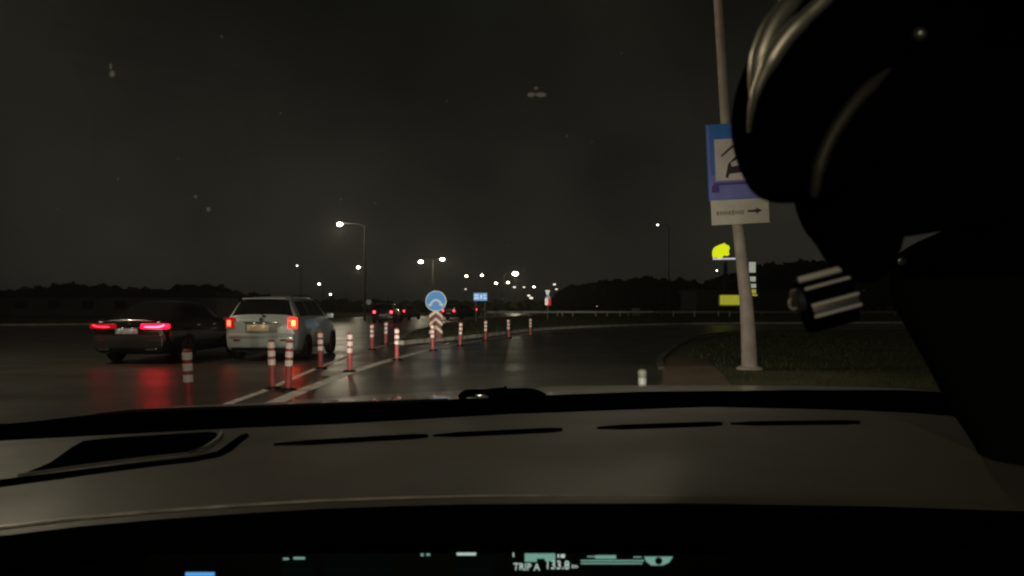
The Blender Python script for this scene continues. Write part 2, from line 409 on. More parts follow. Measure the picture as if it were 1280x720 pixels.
prism(bm, [(-22*u, 8*u), (-20.5*u, 9.5*u), (-7*u, 21*u), (-5*u, 20*u), (-6*u, 18*u), (-20*u, 7*u)], -.0265, -.0235)
prism(bm, [(-4*u, 21*u), (3*u, 16*u), (5*u, 7*u), (-3*u, 2*u), (-10*u, -1*u), (-9*u, -6*u), (6*u, -4*u), (14*u, -7*u), (12*u, -13*u), (-12*u, -15*u), (-14*u, -20*u), (-17*u, -19*u), (-13*u, -2*u), (-3*u, 7*u), (-1*u, 13*u)], -.0265, -.0235)
prism(bm, [(10*u, 12*u), (20*u, 12*u), (24*u, 2*u), (20*u, -6*u), (12*u, 0)], -.0265, -.0235)
obj('pictogram', bm, sdk, t1, False)
bm = bmesh.new(); box(bm, Vector((0, -.0235, -27*u)), (64*u, .003, 3*u)); box(bm, Vector((-30*u, -.0235, -33*u)), (9*u, .003, 9*u)); box(bm, Vector((26*u, -.0235, -31*u)), (16*u, .003, 9*u))
obj('lettering_band', bm, sviod, t1, False)
t2 = board_empty('distance_plate', 925, 264.5, SD-.02, -2.6); tag(t2, 'pale plate with black right arrow below the blue sign', 'road sign')
bm = bmesh.new(); box(bm, Vector((0, 0, 0)), (71*u, .03, 31*u), bev=.012); obj('board', bm, mat('plate_pale', (.74, .69, .58), .55, noise=(3, .12)), t2)
bm = bmesh.new(); prism(bm, [(9*u, 1.2*u), (20*u, 1.6*u), (19*u, 4*u), (27*u, 0), (19*u, -4*u), (20*u, -1.6*u), (9*u, -1.2*u)], -.021, -.018); obj('arrow', bm, sdk, t2, False)
bm = bmesh.new()
xx = -29
while xx < 3:
    w = random.uniform(1.6, 3.2); box(bm, Vector((xx*u+w*u/2, -.0185, -1*u)), (w*u, .003, random.uniform(4, 6)*u)); xx += w+random.uniform(.7, 1.4)
obj('faded_print', bm, mat('faded_grey', (.33, .30, .25), .6), t2, False)
for z in (-.5, .5):
    bm = bmesh.new(); box(bm, Vector((.0, .05, z)), (.34, .05, .04), bev=.01); obj('clamp', bm, galv, t1)

# ------------------------------------------------------------------ street lamps in the distance
lens_m = mat('far_lamp_lens', (1, 1, 1), .5, emis=(1, .92, .62), es=16, sample=False)
lens_w = mat('far_lamp_lens_white', (1, 1, 1), .5, emis=(1, .97, .85), es=9, sample=False)
pole_m = mat('far_pole', (.085, .082, .074), .8, spec=.2)
def street_lamp(name, heads, pole_px, D, label, big=1.0, light=0, m=None, single_arm=True):
    """heads: list of (px, py) of luminaires at distance D; the pole stands at pole_px"""
    X = (pole_px-640)/F*D; r = empty(name, (X, D, 0))
    zt = max(CH-(y-HY)/F*D for x, y in heads)
    bm = bmesh.new(); tube(bm, [(0, 0, 0), (0, 0, zt*.5), (0, 0, zt-.1)], [.11, .085, .06], 10); obj('pole', bm, pole_m, r)
    for x, y in heads:
        hx = (x-640)/F*D-X; hz = CH-(y-HY)/F*D; s = 1 if hx > 0 else -1
        bm = bmesh.new(); tube(bm, catmull([(0, 0, zt-.3), (hx*.3, 0, zt+.02), (hx, 0, hz+.10)], 4), .035, 6); obj('arm', bm, pole_m, r)
        bm = bmesh.new(); box(bm, Vector((hx, 0, hz+.09)), (.62, .26, .10), bev=.03); h = obj('lamp_head', bm, pole_m, r)
        k = big*max(.14, D/F*2.6)
        bm = bmesh.new(); bmesh.ops.create_uvsphere(bm, u_segments=12, v_segments=8, radius=k); bmesh.ops.scale(bm, vec=(1.15, 1, .72), verts=bm.verts); bmesh.ops.translate(bm, vec=(hx, -.05, hz-.02), verts=bm.verts)
        obj('lens', bm, m or lens_m, h)
        if light: lamp_light('street_lamp_light', (X+hx, D-.1, hz-.35-k), light, WARM, .15)
    tag(r, label, 'street lamp', 'street lamps along the road'); return r
street_lamp('street_lamp', [(425, 280)], 456, 75, 'tall street lamp with bright head above and right of the silver car', 1.25, 500)
street_lamp('street_lamp', [(526, 327), (553, 324)], 541, 120, 'double armed street lamp directly behind the round blue sign', 1.0, 300)
street_lamp('street_lamp', [(448, 334)], 457, 150, 'single small lamp below the tallest left street lamp', .75, 300)
street_lamp('street_lamp', [(583, 345), (602.5, 344)], 595, 190, 'distant double lamp above the small blue board', .6)
street_lamp('street_lamp', [(644, 342)], 630, 170, 'glaring lone street lamp near the middle of the skyline', 1.25, 500)
street_lamp('street_lamp', [(822, 281)], 836, 150, 'lone lamp high in the sky left of the big sign', .42, 0, lens_w)
street_lamp('street_lamp', [(775, 547)], 820, -45, 'added unseen lamp behind the car we sit in', 1.0, 8000)  # unseen lamp added to light the mirror rims and silver bars from behind
lq = street_lamp('street_lamp', [(-250, -149)], -330, 15, 'added unseen lamp outside the left edge, beyond the dark saloon', .8, 1300)  # unseen lamp added to brighten the left road and the dashboard
street_lamp('street_lamp', [(399, 355)], 404, 230, 'tiny lamp above the roof of the silver car', .6, 0, lens_w)
street_lamp('street_lamp', [(371.5, 332)], 376, 160, 'faint tiny lamp left of the tallest left street lamp', .35, 0, lens_w)
street_lamp('street_lamp', [(413, 368)], 417, 300, 'lowest tiny lamp right of the silver car roof', .5, 0, lens_w)
street_lamp('street_lamp', [(620, 354), (635, 353)], 627, 230, 'distant twin lamp just left of the glaring lamp', .6, 0)
street_lamp('street_lamp', [(667.5, 358.5)], 671, 260, 'small lamp midway between glaring lamp and far red white sign', .55, 0, lens_w)
street_lamp('street_lamp', [(722, 364)], 726, 250, 'small white lamp right of the far red and white sign', .5, 0, lens_w)
street_lamp('street_lamp', [(630, 380)], 632, 200, 'low white lamp beneath the glaring lamp', .65, 0, lens_w)
street_lamp('street_lamp', [(896, 338)], 899, 210, 'tiny lamp under the yellow emblem', .35, 0, lens_w)
# small far window and yard lights
fw = 0
for (x, y, s, lab) in [(643, 359, .5, 'dim far light under the glaring lamp'), (655, 359, .4, 'dim far light right of the glaring lamp'), (661, 369.5, .5, 'upper of two close far yard lights'), (664, 372.5, .6, 'lower of two close far yard lights'),
                       (693, 355.5, .5, 'flat dim far light above the red white sign'), (695.5, 361.5, .4, 'tiny far light right above the red white sign'), (582, 361.5, .35, 'tiny far light left above the blue board'), (766, 369, .45, 'slanted dim far light over the dark trees'),
                       (745, 383, .5, 'far light low over the grass, left of a pair'), (722, 385, .4, 'far light low right of the red white sign'), (730, 389, .5, 'pale far light right by the marker posts'), (495.5, 380.5, .55, 'small white light above the far dark car'), (277, 379, .35, 'faint light between the two near cars above the bonnet'),
                       (946, 375, .45, 'light right of the price columns'), (954, 376, .4, 'second small light right of the price columns')]:
    D = 240 if x < 900 else 150
    p = PX(x, y, D); r = empty('yard_light', (p.x, D, 0)); tag(r, lab, 'light', 'tiny lights scattered in the distance')
    bm = bmesh.new(); tube(bm, [(0, 0, 0), (0, 0, p.z)], .05, 6); obj('post', bm, pole_m, r)
    bm = bmesh.new(); bmesh.ops.create_uvsphere(bm, u_segments=8, v_segments=6, radius=s*.75); bmesh.ops.scale(bm, vec=(1.3, 1, .7), verts=bm.verts); obj('globe', bm, mat('yard_globe', (1, 1, 1), .5, emis=(1, .93, .75), es=1.3, sample=False), r, True, (0, 0, p.z))
# pale round sign near far car
r = empty('back_of_sign', (PX(461, 378, 60).x, 60, 0)); tag(r, 'pale small round sign on a post above left of the far dark car', 'road sign')
bm = bmesh.new(); tube(bm, [(0, .03, 0), (0, .03, 2.0)], .03, 8); obj('post', bm, pole_m, r)
bm = bmesh.new(); lathe(bm, [(.18, -.02), (.2, -.015), (.2, .0), (.18, .005)], 20, (0, 0, 1.62), 'Y'); obj('plate', bm, swhite, r)

# ------------------------------------------------------------------ petrol station: totem, canopy, hut
yel = mat('lit_yellow', (.7, .75, .05), .5, emis=(.75, .85, .01), es=1.0); yel2 = mat('lit_canopy_yellow', (.6, .6, .1), .5, emis=(.42, .42, .03), es=.75)
pw = mat('lit_panel_white', (.8, .8, .7), .5, emis=(.75, .8, .65), es=.42); dk = mat('station_dark', (.035, .035, .033), .7)
D = 120; ux = D/F
tp = empty('filling_station_sign', (PX(905, 383, D).x, D, 0)); tag(tp, 'glowing yellow emblem above a white lettered strip on a dark pylon', 'sign')
bm = bmesh.new(); box(bm, Vector((.3, .3, 4.0)), (.5, .4, 8.0), bev=.05); obj('pylon', bm, dk, tp)
ol = [(-10, -8), (-11, -2), (-9, 4), (-4, 7), (1, 9), (4, 10), (6, 8), (9, 7), (10.5, 3), (9, 0), (10, -4), (7, -6), (4, -5), (1, -8), (-3, -9), (-6, -7.5)]
zc = CH-(314-HY)*ux; c = catmull([(x*ux-.45, 0, z*ux+zc) for x, z in ol], 3, True)
bm = bmesh.new(); prism(bm, [(v.x, v.z) for v in c], -.22, .0); obj('emblem', bm, yel, tp, False)
bm = bmesh.new(); z = CH-(323.5-HY)*ux; x = -14
while x < 14:
    w = random.uniform(1.5, 2.8); box(bm, Vector(((x+w/2)*ux, -.05, z+x*.01*ux)), (w*ux, .12, 2.2*ux)); x += w+.5
obj('letter_strip', bm, mat('lit_letters', (.8, .8, .8), .5, emis=(.75, .72, .85), es=.7), tp, False)
tq = empty('price_pylon', (PX(938, 383, D).x, D-1, 0)); tag(tq, 'dark pylon with stacked white and yellow lit panels behind the leaning pole', 'sign')
bm = bmesh.new(); box(bm, Vector((0, .3, 3.6)), (1.9, .4, 7.2), bev=.04); obj('pylon', bm, dk, tq)
for (y0, y1, w, m_) in ((328, 341, 8, pw), (346, 352, 8, pw), (355, 360, 9, pw), (362, 367, 9, yel2), (368, 370, 12, yel2)):
    zz = CH-((y0+y1)/2-HY)*ux; boxo('price_panel', (0, .05, zz), (w*ux, .14, (y1-y0)*ux), m_, tq, bev=.02)
cn = empty('filling_station', (PX(925, 383, D-6).x, D-6, 0)); tag(cn, 'low dark filling station with yellow lit fascia behind the leaning pole', 'building')
ux2 = (D-6)/F
bm = bmesh.new(); box(bm, Vector((10, 20, 1.9)), (26, 12, 3.8), bev=.05); obj('wall', bm, dk, cn)
boxo('roof', (10, 20, 3.9), (27, 13, .25), mat('roof_dark', (.05, .05, .05), .8), cn)
boxo('lit_fascia', (-12*ux2, .1, CH-(375-HY)*ux2), (25*ux2, .4, 12*ux2), yel2, cn, bev=.1)
boxo('fascia_frame', (-12*ux2, .38, CH-(375.5-HY)*ux2), (29*ux2, .2, 15*ux2), mat('frame_white', (.5, .5, .42), .6), cn, bev=.1)
for s in (-20, -3): boxo('canopy_leg', (s*ux2, .3, .6), (.3, .3, 1.3), dk, cn)

# ------------------------------------------------------------------ far woods (stuff) and hills
def ridge(name, pts, D, depth, m):
    """hill: silhouette polyline in px at distance D with real depth, bumpy back"""
    bm = bmesh.new(); rows = []
    c = catmull([PX(x, y, D) for x, y in pts], 8)
    for j in range(7):
        t = j/6; row = []
        for v in c:
            h = v.z*math.sin(math.pi*min(1, t*.5+.0)) if t < 1 else v.z
            row.append(bm.verts.new((v.x*(1+.0*t), v.y-depth*(1-t), max(-.5, h))))
        rows.append(row)
    rows.append([bm.verts.new((v.x, v.y+depth, -.5)) for v in c])
    for a, b in zip(rows, rows[1:]):
        for i in range(len(a)-1): bm.faces.new((a[i], a[i+1], b[i+1], b[i]))
    o = obj(name, bm, m); tag(o, kind='structure'); return o
hill_m = mat('dark_hill', (.030, .034, .020), 1, noise=(.05, .3), spec=.05)
ridge('hill', [(-200, 384), (0, 378), (180, 374), (420, 377), (560, 380), (680, 378), (760, 374), (900, 372), (1300, 368), (1600, 376)], 700, 200, hill_m)
leaf_m = mat('night_foliage', (.035, .04, .02), 1, noise=(.4, .4), spec=.05)
def wood(name, pts, D, dep, n, label):
    """mass of trees: leaf faces filling a band up to the skyline given in px"""
    V, Fc = [], []
    for _ in range(n):
        x = random.uniform(pts[0][0], pts[-1][0]); dd = D+random.uniform(0, dep)
        ytop = interp(pts, x)+1.6*math.sin(x*.13)+1.3*math.sin(x*.33+1)+.7*math.sin(x*1.1)
        zt = CH-(ytop-HY)/F*D; z = zt*random.random()**.55
        X = (x-640)/F*dd; s = random.uniform(.35, .9)*D/190; i = len(V)
        a = random.uniform(0, 6.28); b = random.uniform(-.7, .7)
        for q in range(4):
            t = a+q*1.57; V.append((X+math.cos(t)*s, dd+b*math.sin(t)*s, max(0, z+math.sin(t)*s)))
        Fc.append((i, i+1, i+2, i+3))
    me = bpy.data.meshes.new(name); me.from_pydata(V, [], Fc); me.materials.append(leaf_m)
    o = bpy.data.objects.new(name, me); COL.objects.link(o); tag(o, label, 'wood', kind='stuff'); return o
wood('far_wood', [(690, 374), (705, 362), (740, 354), (770, 352), (800, 348), (840, 350), (870, 354), (890, 350), (960, 330), (1100, 320), (1320, 318)], 200, 25, 14000, 'dark far wood on the skyline to the right')
wood('far_wood', [(-60, 366), (40, 361), (70, 356), (130, 358), (200, 363), (225, 358), (265, 357), (300, 366), (340, 374), (430, 378), (520, 380), (680, 379)], 170, 25, 10000, 'dark far trees low on the skyline to the left')
# long low building far left
lb = empty('long_building', (PX(60, 383, 110).x, 110, 0)); tag(lb, 'long low dark building with overhanging roof on the far left', 'building')
lbm = mat('render_grey', (.13, .13, .12), .8, noise=(.4, .2))
boxo('wall', (8, 5, 1.3), (30, 9, 2.6), lbm, lb, bev=.03); boxo('roof', (7, 4.4, 3.0), (33, 11, .8), mat('roof_black', (.02, .02, .02), .9), lb, bev=.1)
for k in range(6): boxo('window', (-4+k*4.6, .44, 1.5), (1.6, .12, 1.1), mat('dark_pane', (.02, .02, .025), .15), lb, bev=.02)

# ------------------------------------------------------------------ cars
glass_dk = mat('car_glass', (.012, .013, .014), .08, spec=.8)
rubber = mat('tyre_rubber', (.015, .015, .015), .8)
alloy = mat('alloy_rim', (.35, .36, .36), .35, .8)
chrome = mat('chrome', (.75, .75, .75), .15, 1)
plate_w = mat('plate_white', (.62, .58, .64), .5, noise=(14, .35)); plate_y = mat('plate_warm', (.85, .62, .38), .5, noise=(12, .25))
lens_red = mat('tail_lens_red', (.30, .01, .012), .25, emis=(.9, .005, .02), es=.38, coat=.5)
glow_led = mat('brake_glow', (1, .1, .1), .4, emis=(1, .03, .05), es=26)
lens_hot = mat('tail_lens_lit', (.30, .01, .012), .25, emis=(1, .002, .016), es=9, coat=.5)
lens_hot2 = mat('tail_lens_lit_orange', (.30, .01, .012), .25, emis=(1, .015, .008), es=4.0, coat=.5)
glow_dim = mat('tail_glow_dim', (1, .1, .1), .4, emis=(1, .008, .03), es=11)
glow_warm = mat('tail_glow_warm', (1, .2, .1), .4, emis=(1, .05, .02), es=9)
glow_led2 = mat('brake_glow_orange', (1, .3, .1), .4, emis=(1, .03, .006), es=48)
glow_far = mat('brake_glow_far', (1, .1, .1), .4, emis=(1, .05, .09), es=6)

refl_m = mat('reflector_red', (.25, .02, .02), .3, coat=.5)
def crv(tab, y):      # smooth interpolation of rows (y, values...)
    ys = [r[0] for r in tab]
    if y <= ys[0]: return list(tab[0][1:])
    if y >= ys[-1]: return list(tab[-1][1:])
    for i in range(len(ys)-1):
        if y <= ys[i+1]:
            t = (y-ys[i])/(ys[i+1]-ys[i]); a, b = tab[i][1:], tab[i+1][1:]
            o = []
            for k in range(len(a)):
                m0 = ((tab[i+1][k+1]-tab[max(i-1,0)][k+1])/max(1e-6, ys[i+1]-ys[max(i-1,0)]))*(ys[i+1]-ys[i])
                m1 = ((tab[min(i+2,len(ys)-1)][k+1]-tab[i][k+1])/max(1e-6, ys[min(i+2,len(ys)-1)]-ys[i]))*(ys[i+1]-ys[i])
                d = b[k]-a[k]
                if d == 0: m0 = m1 = 0
                else:
                    m0 = max(min(m0/d, 2.2), 0)*d; m1 = max(min(m1/d, 2.2), 0)*d
                o.append((2*t**3-3*t*t+1)*a[k]+(t**3-2*t*t+t)*m0+(-2*t**3+3*t*t)*b[k]+(t**3-t*t)*m1)
            return o
# row: y, zbottom, w_low, w_max, z_max, w_belt, z_belt, w_roof, z_roof
def section(tab, y):
    zb, wl, wm, zm, wb, zbelt, wt, zt = crv(tab, y)
    key = [(0, zb), (wl*.8, zb), (wl, zb+.05), (wm, zm-.12), (wm, zm), (wb, zbelt), ((wb+wt)/2+.012, (zbelt+zt-.03)/2), (wt, zt-.035), (wt*.82, zt-.004), (wt*.4, zt+.012), (0, zt+.016)]
    return key
SUB = 4
def half(tab, y):
    k = section(tab, y); out = []
    pts = [Vector((a, 0, b)) for a, b in k]
    for i in range(len(pts)-1):
        for q in range(SUB):
            t = q/SUB; out.append(pts[i].lerp(pts[i+1], t))
    out.append(pts[-1])
    for _ in range(2):     # soften corners
        out = [out[0]]+[(out[i-1]+out[i]*2+out[i+1])/4 for i in range(1, len(out)-1)]+[out[-1]]
    return [(v.x, v.z) for v in out]
def body_mesh(tab, n=44):
    bm = bmesh.new(); rings = []
    L0, L1 = tab[0][0], tab[-1][0]
    for i in range(n+1):
        u = i/n; y = L0+(L1-L0)*(u-.09*math.sin(2*math.pi*u*2)/2)
        h = half(tab, y); ring = [bm.verts.new((x, y, z)) for x, z in h]+[bm.verts.new((-x, y, z)) for x, z in h[-2:0:-1]]
        rings.append(ring)
    for a, b in zip(rings, rings[1:]):
        for i in range(len(a)): j = (i+1) % len(a); bm.faces.new((a[i], a[j], b[j], b[i]))
    bm.faces.new(rings[0]); bm.faces.new(rings[-1][::-1])
    return bm
def side_pane(tab, ya, yb, ia, ib, s, off=.008, slant=(0, 0), n=8):
    """pane hugging the flank between y=ya..yb, ring positions ia..ib (fractions of key index)"""
    bm = bmesh.new(); g_ = []
    for i in range(n+1):
        row = []
        for j in range(7):
            tj = j/6; y = (ya+slant[0]*tj)+((yb+slant[1]*tj)-(ya+slant[0]*tj))*i/n
            h = half(tab, y); f = (ia+(ib-ia)*tj)*SUB; k = min(int(f), len(h)-2); t = f-k
            x = h[k][0]*(1-t)+h[k+1][0]*t; z = h[k][1]*(1-t)+h[k+1][1]*t
            row.append(bm.verts.new((s*(x+off), y, z+off*.2)))
        g_.append(row)
    for a, b in zip(g_, g_[1:]):
        for j in range(6): bm.faces.new((a[j], a[j+1], b[j+1], b[j]))
    r = bmesh.ops.extrude_face_region(bm, geom=bm.faces[:])
    for q in r['geom']:
        if isinstance(q, bmesh.types.BMVert): q.co.x -= s*.012
    return bm
def top_pane(tab, ya, yb, wfa, wfb, off=.008, n=8):
    """pane on the sloped top between ya and yb, half width as fraction of roof half width"""
    bm = bmesh.new(); g_ = []
    for i in range(n+1):
        y = ya+(yb-ya)*i/n; h = half(tab, y); wr = crv(tab, y)[6]; w = wr*(wfa+(wfb-wfa)*i/n); row = []
        pts = h[::-1]
        for j in range(-6, 7):
            x = abs(j)/6*w; z = pts[0][1]
            for (x0, z0), (x1, z1) in zip(pts, pts[1:]):
                if x0 <= x <= x1: z = z0+(z1-z0)*(x-x0)/max(1e-6, x1-x0); break
            row.append(bm.verts.new((math.copysign(x, j), y, z+off)))
        g_.append(row)
    for a, b in zip(g_, g_[1:]):
        for j in range(12): bm.faces.new((a[j], a[j+1], b[j+1], b[j]))
    r = bmesh.ops.extrude_face_region(bm, geom=bm.faces[:])
    for q in r['geom']:
        if isinstance(q, bmesh.types.BMVert): q.co.z -= .012
    return bm
def wheel(r, x, y, rad, s, det=True):
    w = empty('wheel', (x, y, rad), 0, r)
    bm = bmesh.new(); lathe(bm, [(rad*.72, -.1), (rad*.94, -.1), (rad, -.07), (rad, .07), (rad*.94, .1), (rad*.72, .1)], 24, (0, 0, 0), 'X'); obj('tyre', bm, rubber, w)
    bm = bmesh.new(); lathe(bm, [(rad*.70, s*.02), (rad*.70, s*.095), (rad*.62, s*.095), (rad*.60, s*.07), (rad*.2, s*.075), (rad*.12, s*.1)], 24, (0, 0, 0), 'X')
    if det:
        for k in range(5):
            a = k*2*math.pi/5; rot = Matrix.Rotation(a, 4, 'X'); box(bm, rot @ Vector((s*.085, 0, rad*.38)), (.03, rad*.16, rad*.5), rot, .008)
    obj('rim', bm, alloy, w)
    bm = bmesh.new(); lathe(bm, [(rad*1.14, -.005*s), (rad*1.14, .006*s)], 24, (0, 0, 0), 'X'); 
    o = obj('wheel_arch', bm, black_s, w); o.location = (s*.035, 0, .02)
    return w
def common(r, tab, paint, wheels, rad):
    obj('body', body_mesh(tab), paint, r)
    for y in wheels:
        for s in (-1, 1):
            wmx = crv(tab, y)[2]
            wheel(r, s*(wmx-.065), y, rad, s)
def mirror(r, tab, y, z, paint, s):
    w = crv(tab, y)[4]
    bm = bmesh.new(); box(bm, Vector((s*(w+.13), y, z)), (.20, .12, .14), bev=.04); box(bm, Vector((s*(w+.02), y, z-.04)), (.1, .05, .04), bev=.01)
    obj('wing_mirror', bm, paint, r)

# ---- silver people carrier
silver = mat('silver_green_paint', (.47, .53, .50), .38, .25, noise=(1.2, .05), coat=.4)
VT = [(-.04, .30, .70, .74, .55, .72, .90, .66, .93), (.0, .24, .78, .82, .62, .79, .97, .72, 1.00), (.06, .22, .82, .86, .66, .82, 1.02, .745, 1.06), (.16, .21, .84, .875, .68, .83, 1.03, .675, 1.27), (.30, .20, .85, .885, .68, .82, 1.035, .61, 1.455),
      (.60, .20, .86, .89, .68, .83, 1.035, .60, 1.505), (1.6, .20, .87, .895, .68, .835, 1.03, .615, 1.54), (2.6, .20, .87, .895, .68, .83, 1.01, .61, 1.52), (3.05, .20, .87, .89, .66, .83, .99, .60, 1.38), (3.55, .20, .86, .885, .64, .81, .93, .62, .99), (4.1, .21, .83, .86, .60, .76, .80, .62, .84), (4.4, .25, .72, .76, .52, .66, .66, .55, .70), (4.45, .30, .62, .66, .5, .58, .60, .5, .62)]
van = empty('silver_car', ((327-640)/F*19.0, 19.0, .004), R(0)); tag(van, 'silver people carrier with brake lights on and wide rear window in the next lane', 'car')
common(van, VT, silver, (.85, 3.55), .315)
bm = bmesh.new()    # rear window, trapezoid on the tailgate slope
for q in (0,): pass
bm = top_pane(VT, .075, .285, .985, .93, .010, 10); obj('rear_window', bm, glass_dk, van)
for s in (-1, 1):
    for ya, yb, sl in ((.42, 1.15, (.05, .0)), (1.25, 1.95, (0, 0)), (2.03, 2.85, (0, -.28))):
        obj('window', side_pane(VT, ya, yb, 5.15, 6.75, s, .01, sl), glass_dk, van)
    mirror(van, VT, 2.95, 1.05, silver, s)
    for y in (1.38, 2.2):
        bm = bmesh.new(); box(bm, Vector((s*.895, y, .90)), (.03, .17, .03), bev=.01); obj('door_handle', bm, chrome, van)
    # tail lamps
    tl = empty('tail_lamp', (s*.735, .02, .90), 0, van)
    bm = bmesh.new(); box(bm, Vector((0, 0, 0)), (.22, .12, .27), Matrix.Rotation(R(s*14), 4, 'Z'), .03); obj('lens', bm, lens_hot2 if s > 0 else lens_red, tl)
    bm = bmesh.new(); box(bm, Vector((s*.03, -.058, .0)), (.09, .02, .13), Matrix.Rotation(R(s*14), 4, 'Z'), .008); obj('bulb', bm, glow_led2 if s > 0 else glow_warm, tl)
    bm = bmesh.new(); box(bm, Vector((s*.03, -.056, -.105)), (.14, .02, .04), Matrix.Rotation(R(s*14), 4, 'Z'), .008); obj('reversing_lens', bm, mat('clear_lens', (.5, .45, .45), .2), tl)
bm = bmesh.new(); box(bm, Vector((0, -.035, .485)), (1.58, .16, .34), bev=.06); box(bm, Vector((0, -.065, .60)), (1.50, .16, .05), bev=.02); obj('bumper', bm, silver, van)
bm = bmesh.new(); box(bm, Vector((0, -.03, .285)), (1.40, .14, .09), bev=.03); obj('bumper_valance', bm, black_p, van)
for s in (-.55, .55):
    bm = bmesh.new(); box(bm, Vector((s, -.12, .50)), (.16, .012, .045), bev=.004); obj('bumper_reflector', bm, refl_m, van)
bm = bmesh.new(); box(bm, Vector((0, -.055, .79)), (.74, .03, .22), bev=.02); obj('plate_recess', bm, mat('silver_shade', (.30, .34, .32), .45, .3), van)
boxo('number_plate', (-.06, -.085, .785), (.52, .015, .15), plate_y, van, bev=.01)
boxo('plate_garnish', (0, -.075, .915), (.80, .04, .035), chrome, van, bev=.01)
bm = bmesh.new(); lathe(bm, [(.045, -.062), (.05, -.055), (.05, -.03)], 16, (0, 0, 1.005-.02), 'Y'); obj('emblem', bm, chrome, van)
bm = bmesh.new(); tube(bm, [(.05, .035, 1.07), (-.05, .06, 1.13), (-.42, .09, 1.16)], .010, 6); lathe(bm, [(.03, .0), (.03, .05)], 10, (.05, 0, 1.06), 'Y'); obj('rear_wiper', bm, black_p, van)
bm = bmesh.new(); box(bm, Vector((0, .27, 1.485)), (1.06, .18, .03), bev=.012); obj('spoiler', bm, silver, van)
for s in (-1, 1):
    bm = bmesh.new(); tube(bm, [(s*.56, .55, 1.50), (s*.56, .7, 1.555), (s*.57, 2.3, 1.575), (s*.56, 2.45, 1.52)], .015, 6); obj('roof_rail', bm, black_p, van)
bm = bmesh.new(); box(bm, Vector((0, -.022, .70)), (1.46, .004, .008)); obj('tailgate_seam', bm, black_s, van)

# ---- dark saloon
dpaint = mat('black_paint', (.018, .013, .014), .22, .2, coat=.6)
ST = [(-.05, .34, .72, .78, .60, .72, .92, .60, .95), (0, .26, .80, .86, .64, .77, .98, .64, 1.01), (.08, .22, .85, .89, .66, .80, 1.0, .66, 1.035), (.45, .20, .87, .90, .67, .81, 1.0, .64, 1.05), (.75, .20, .875, .905, .67, .815, .99, .60, 1.19), (1.15, .19, .88, .91, .67, .82, .985, .56, 1.38), (1.7, .19, .88, .91, .67, .82, .98, .57, 1.42), (2.5, .19, .88, .91, .66, .81, .96, .56, 1.39), (3.0, .19, .88, .91, .64, .80, .94, .58, 1.15), (3.35, .2, .875, .905, .62, .79, .91, .64, .95), (4.1, .21, .85, .88, .6, .74, .82, .62, .84), (4.55, .24, .74, .78, .54, .62, .66, .54, .69), (4.65, .3, .6, .66, .5, .52, .58, .46, .6)]
sed = empty('dark_saloon_car', ((163-640)/F*18.0, 18.0, .004), R(-3)); tag(sed, 'black saloon with thin red light bars at the far left', 'car')
common(sed, ST, dpaint, (.95, 3.75), .33)
obj('rear_window', top_pane(ST, .56, 1.08, 1.0, .93, .01), glass_dk, sed)
for s in (-1, 1):
    for ya, yb, sl in ((.80, 1.72, (.30, 0)), (1.80, 2.90, (0, -.38))): obj('window', side_pane(ST, ya, yb, 5.15, 6.75, s, .01, sl), glass_dk, sed)
    mirror(sed, ST, 2.75, .98, dpaint, s)
    for y in (1.5, 2.4):
        bm = bmesh.new(); box(bm, Vector((s*.90, y, .86)), (.025, .18, .03), bev=.01); obj('door_handle', bm, chrome, sed)
    tl = empty('tail_lamp', (s*.55, -.05, .85), 0, sed); w = .62
    bm = bmesh.new(); box(bm, Vector((s*.05, .0, 0)), (w, .09, .105), Matrix.Rotation(R(s*6), 4, 'Z'), .03); obj('lens', bm, lens_hot if s > 0 else lens_red, tl)
    bm = bmesh.new(); tube(bm, catmull([(s*-.22, -.055, -.012), (s*.0, -.055, -.016), (s*.17, -.045, -.008), (s*.27, -.032, .028)], 5), .015 if s > 0 else .009, 8); obj('light_bar', bm, glow_led if s > 0 else glow_dim, tl)
    bm = bmesh.new(); box(bm, Vector((s*.55, -.135, .34)), (.26, .03, .05), bev=.012); obj('exhaust_trim', bm, chrome, sed)
    bm = bmesh.new(); box(bm, Vector((s*.58, -.13, .53)), (.18, .02, .03), bev=.008); obj('bumper_reflector', bm, chrome if s > 0 else refl_m, sed)  # right one in chrome, put in as a glint of bumper shine
dk_bump = mat('dark_grey_paint', (.06, .055, .057), .3, .3, coat=.5)
bm = bmesh.new(); box(bm, Vector((0, -.04, .50)), (1.62, .17, .30), bev=.06); obj('bumper', bm, dk_bump, sed)
bm = bmesh.new(); box(bm, Vector((0, -.05, .33)), (1.3, .15, .10), bev=.03); obj('diffuser', bm, black_p, sed)
boxo('number_plate', (-.05, -.078, .735), (.52, .015, .125), plate_w, sed, bev=.01)
boxo('plate_garnish', (0, -.07, .815), (.56, .03, .025), chrome, sed, bev=.01)
boxo('boot_lip', (0, .0, 1.03), (1.2, .06, .02), dpaint, sed, bev=.008)
bm = bmesh.new(); lathe(bm, [(.04, -.075), (.045, -.07), (.045, -.05)], 16, (0, 0, .92), 'Y'); obj('emblem', bm, chrome, sed)
boxo('roof_antenna', (0, 1.15, 1.45), (.03, .14, .06), dpaint, sed, bev=.012)

for car, z in ((van, .87), (sed, .805)):
    for s in (-.12, .12):
        q = lamp_light('plate_light', (s-.05, -.14, z), .045, (1, .95, .85), .01); q.parent = car
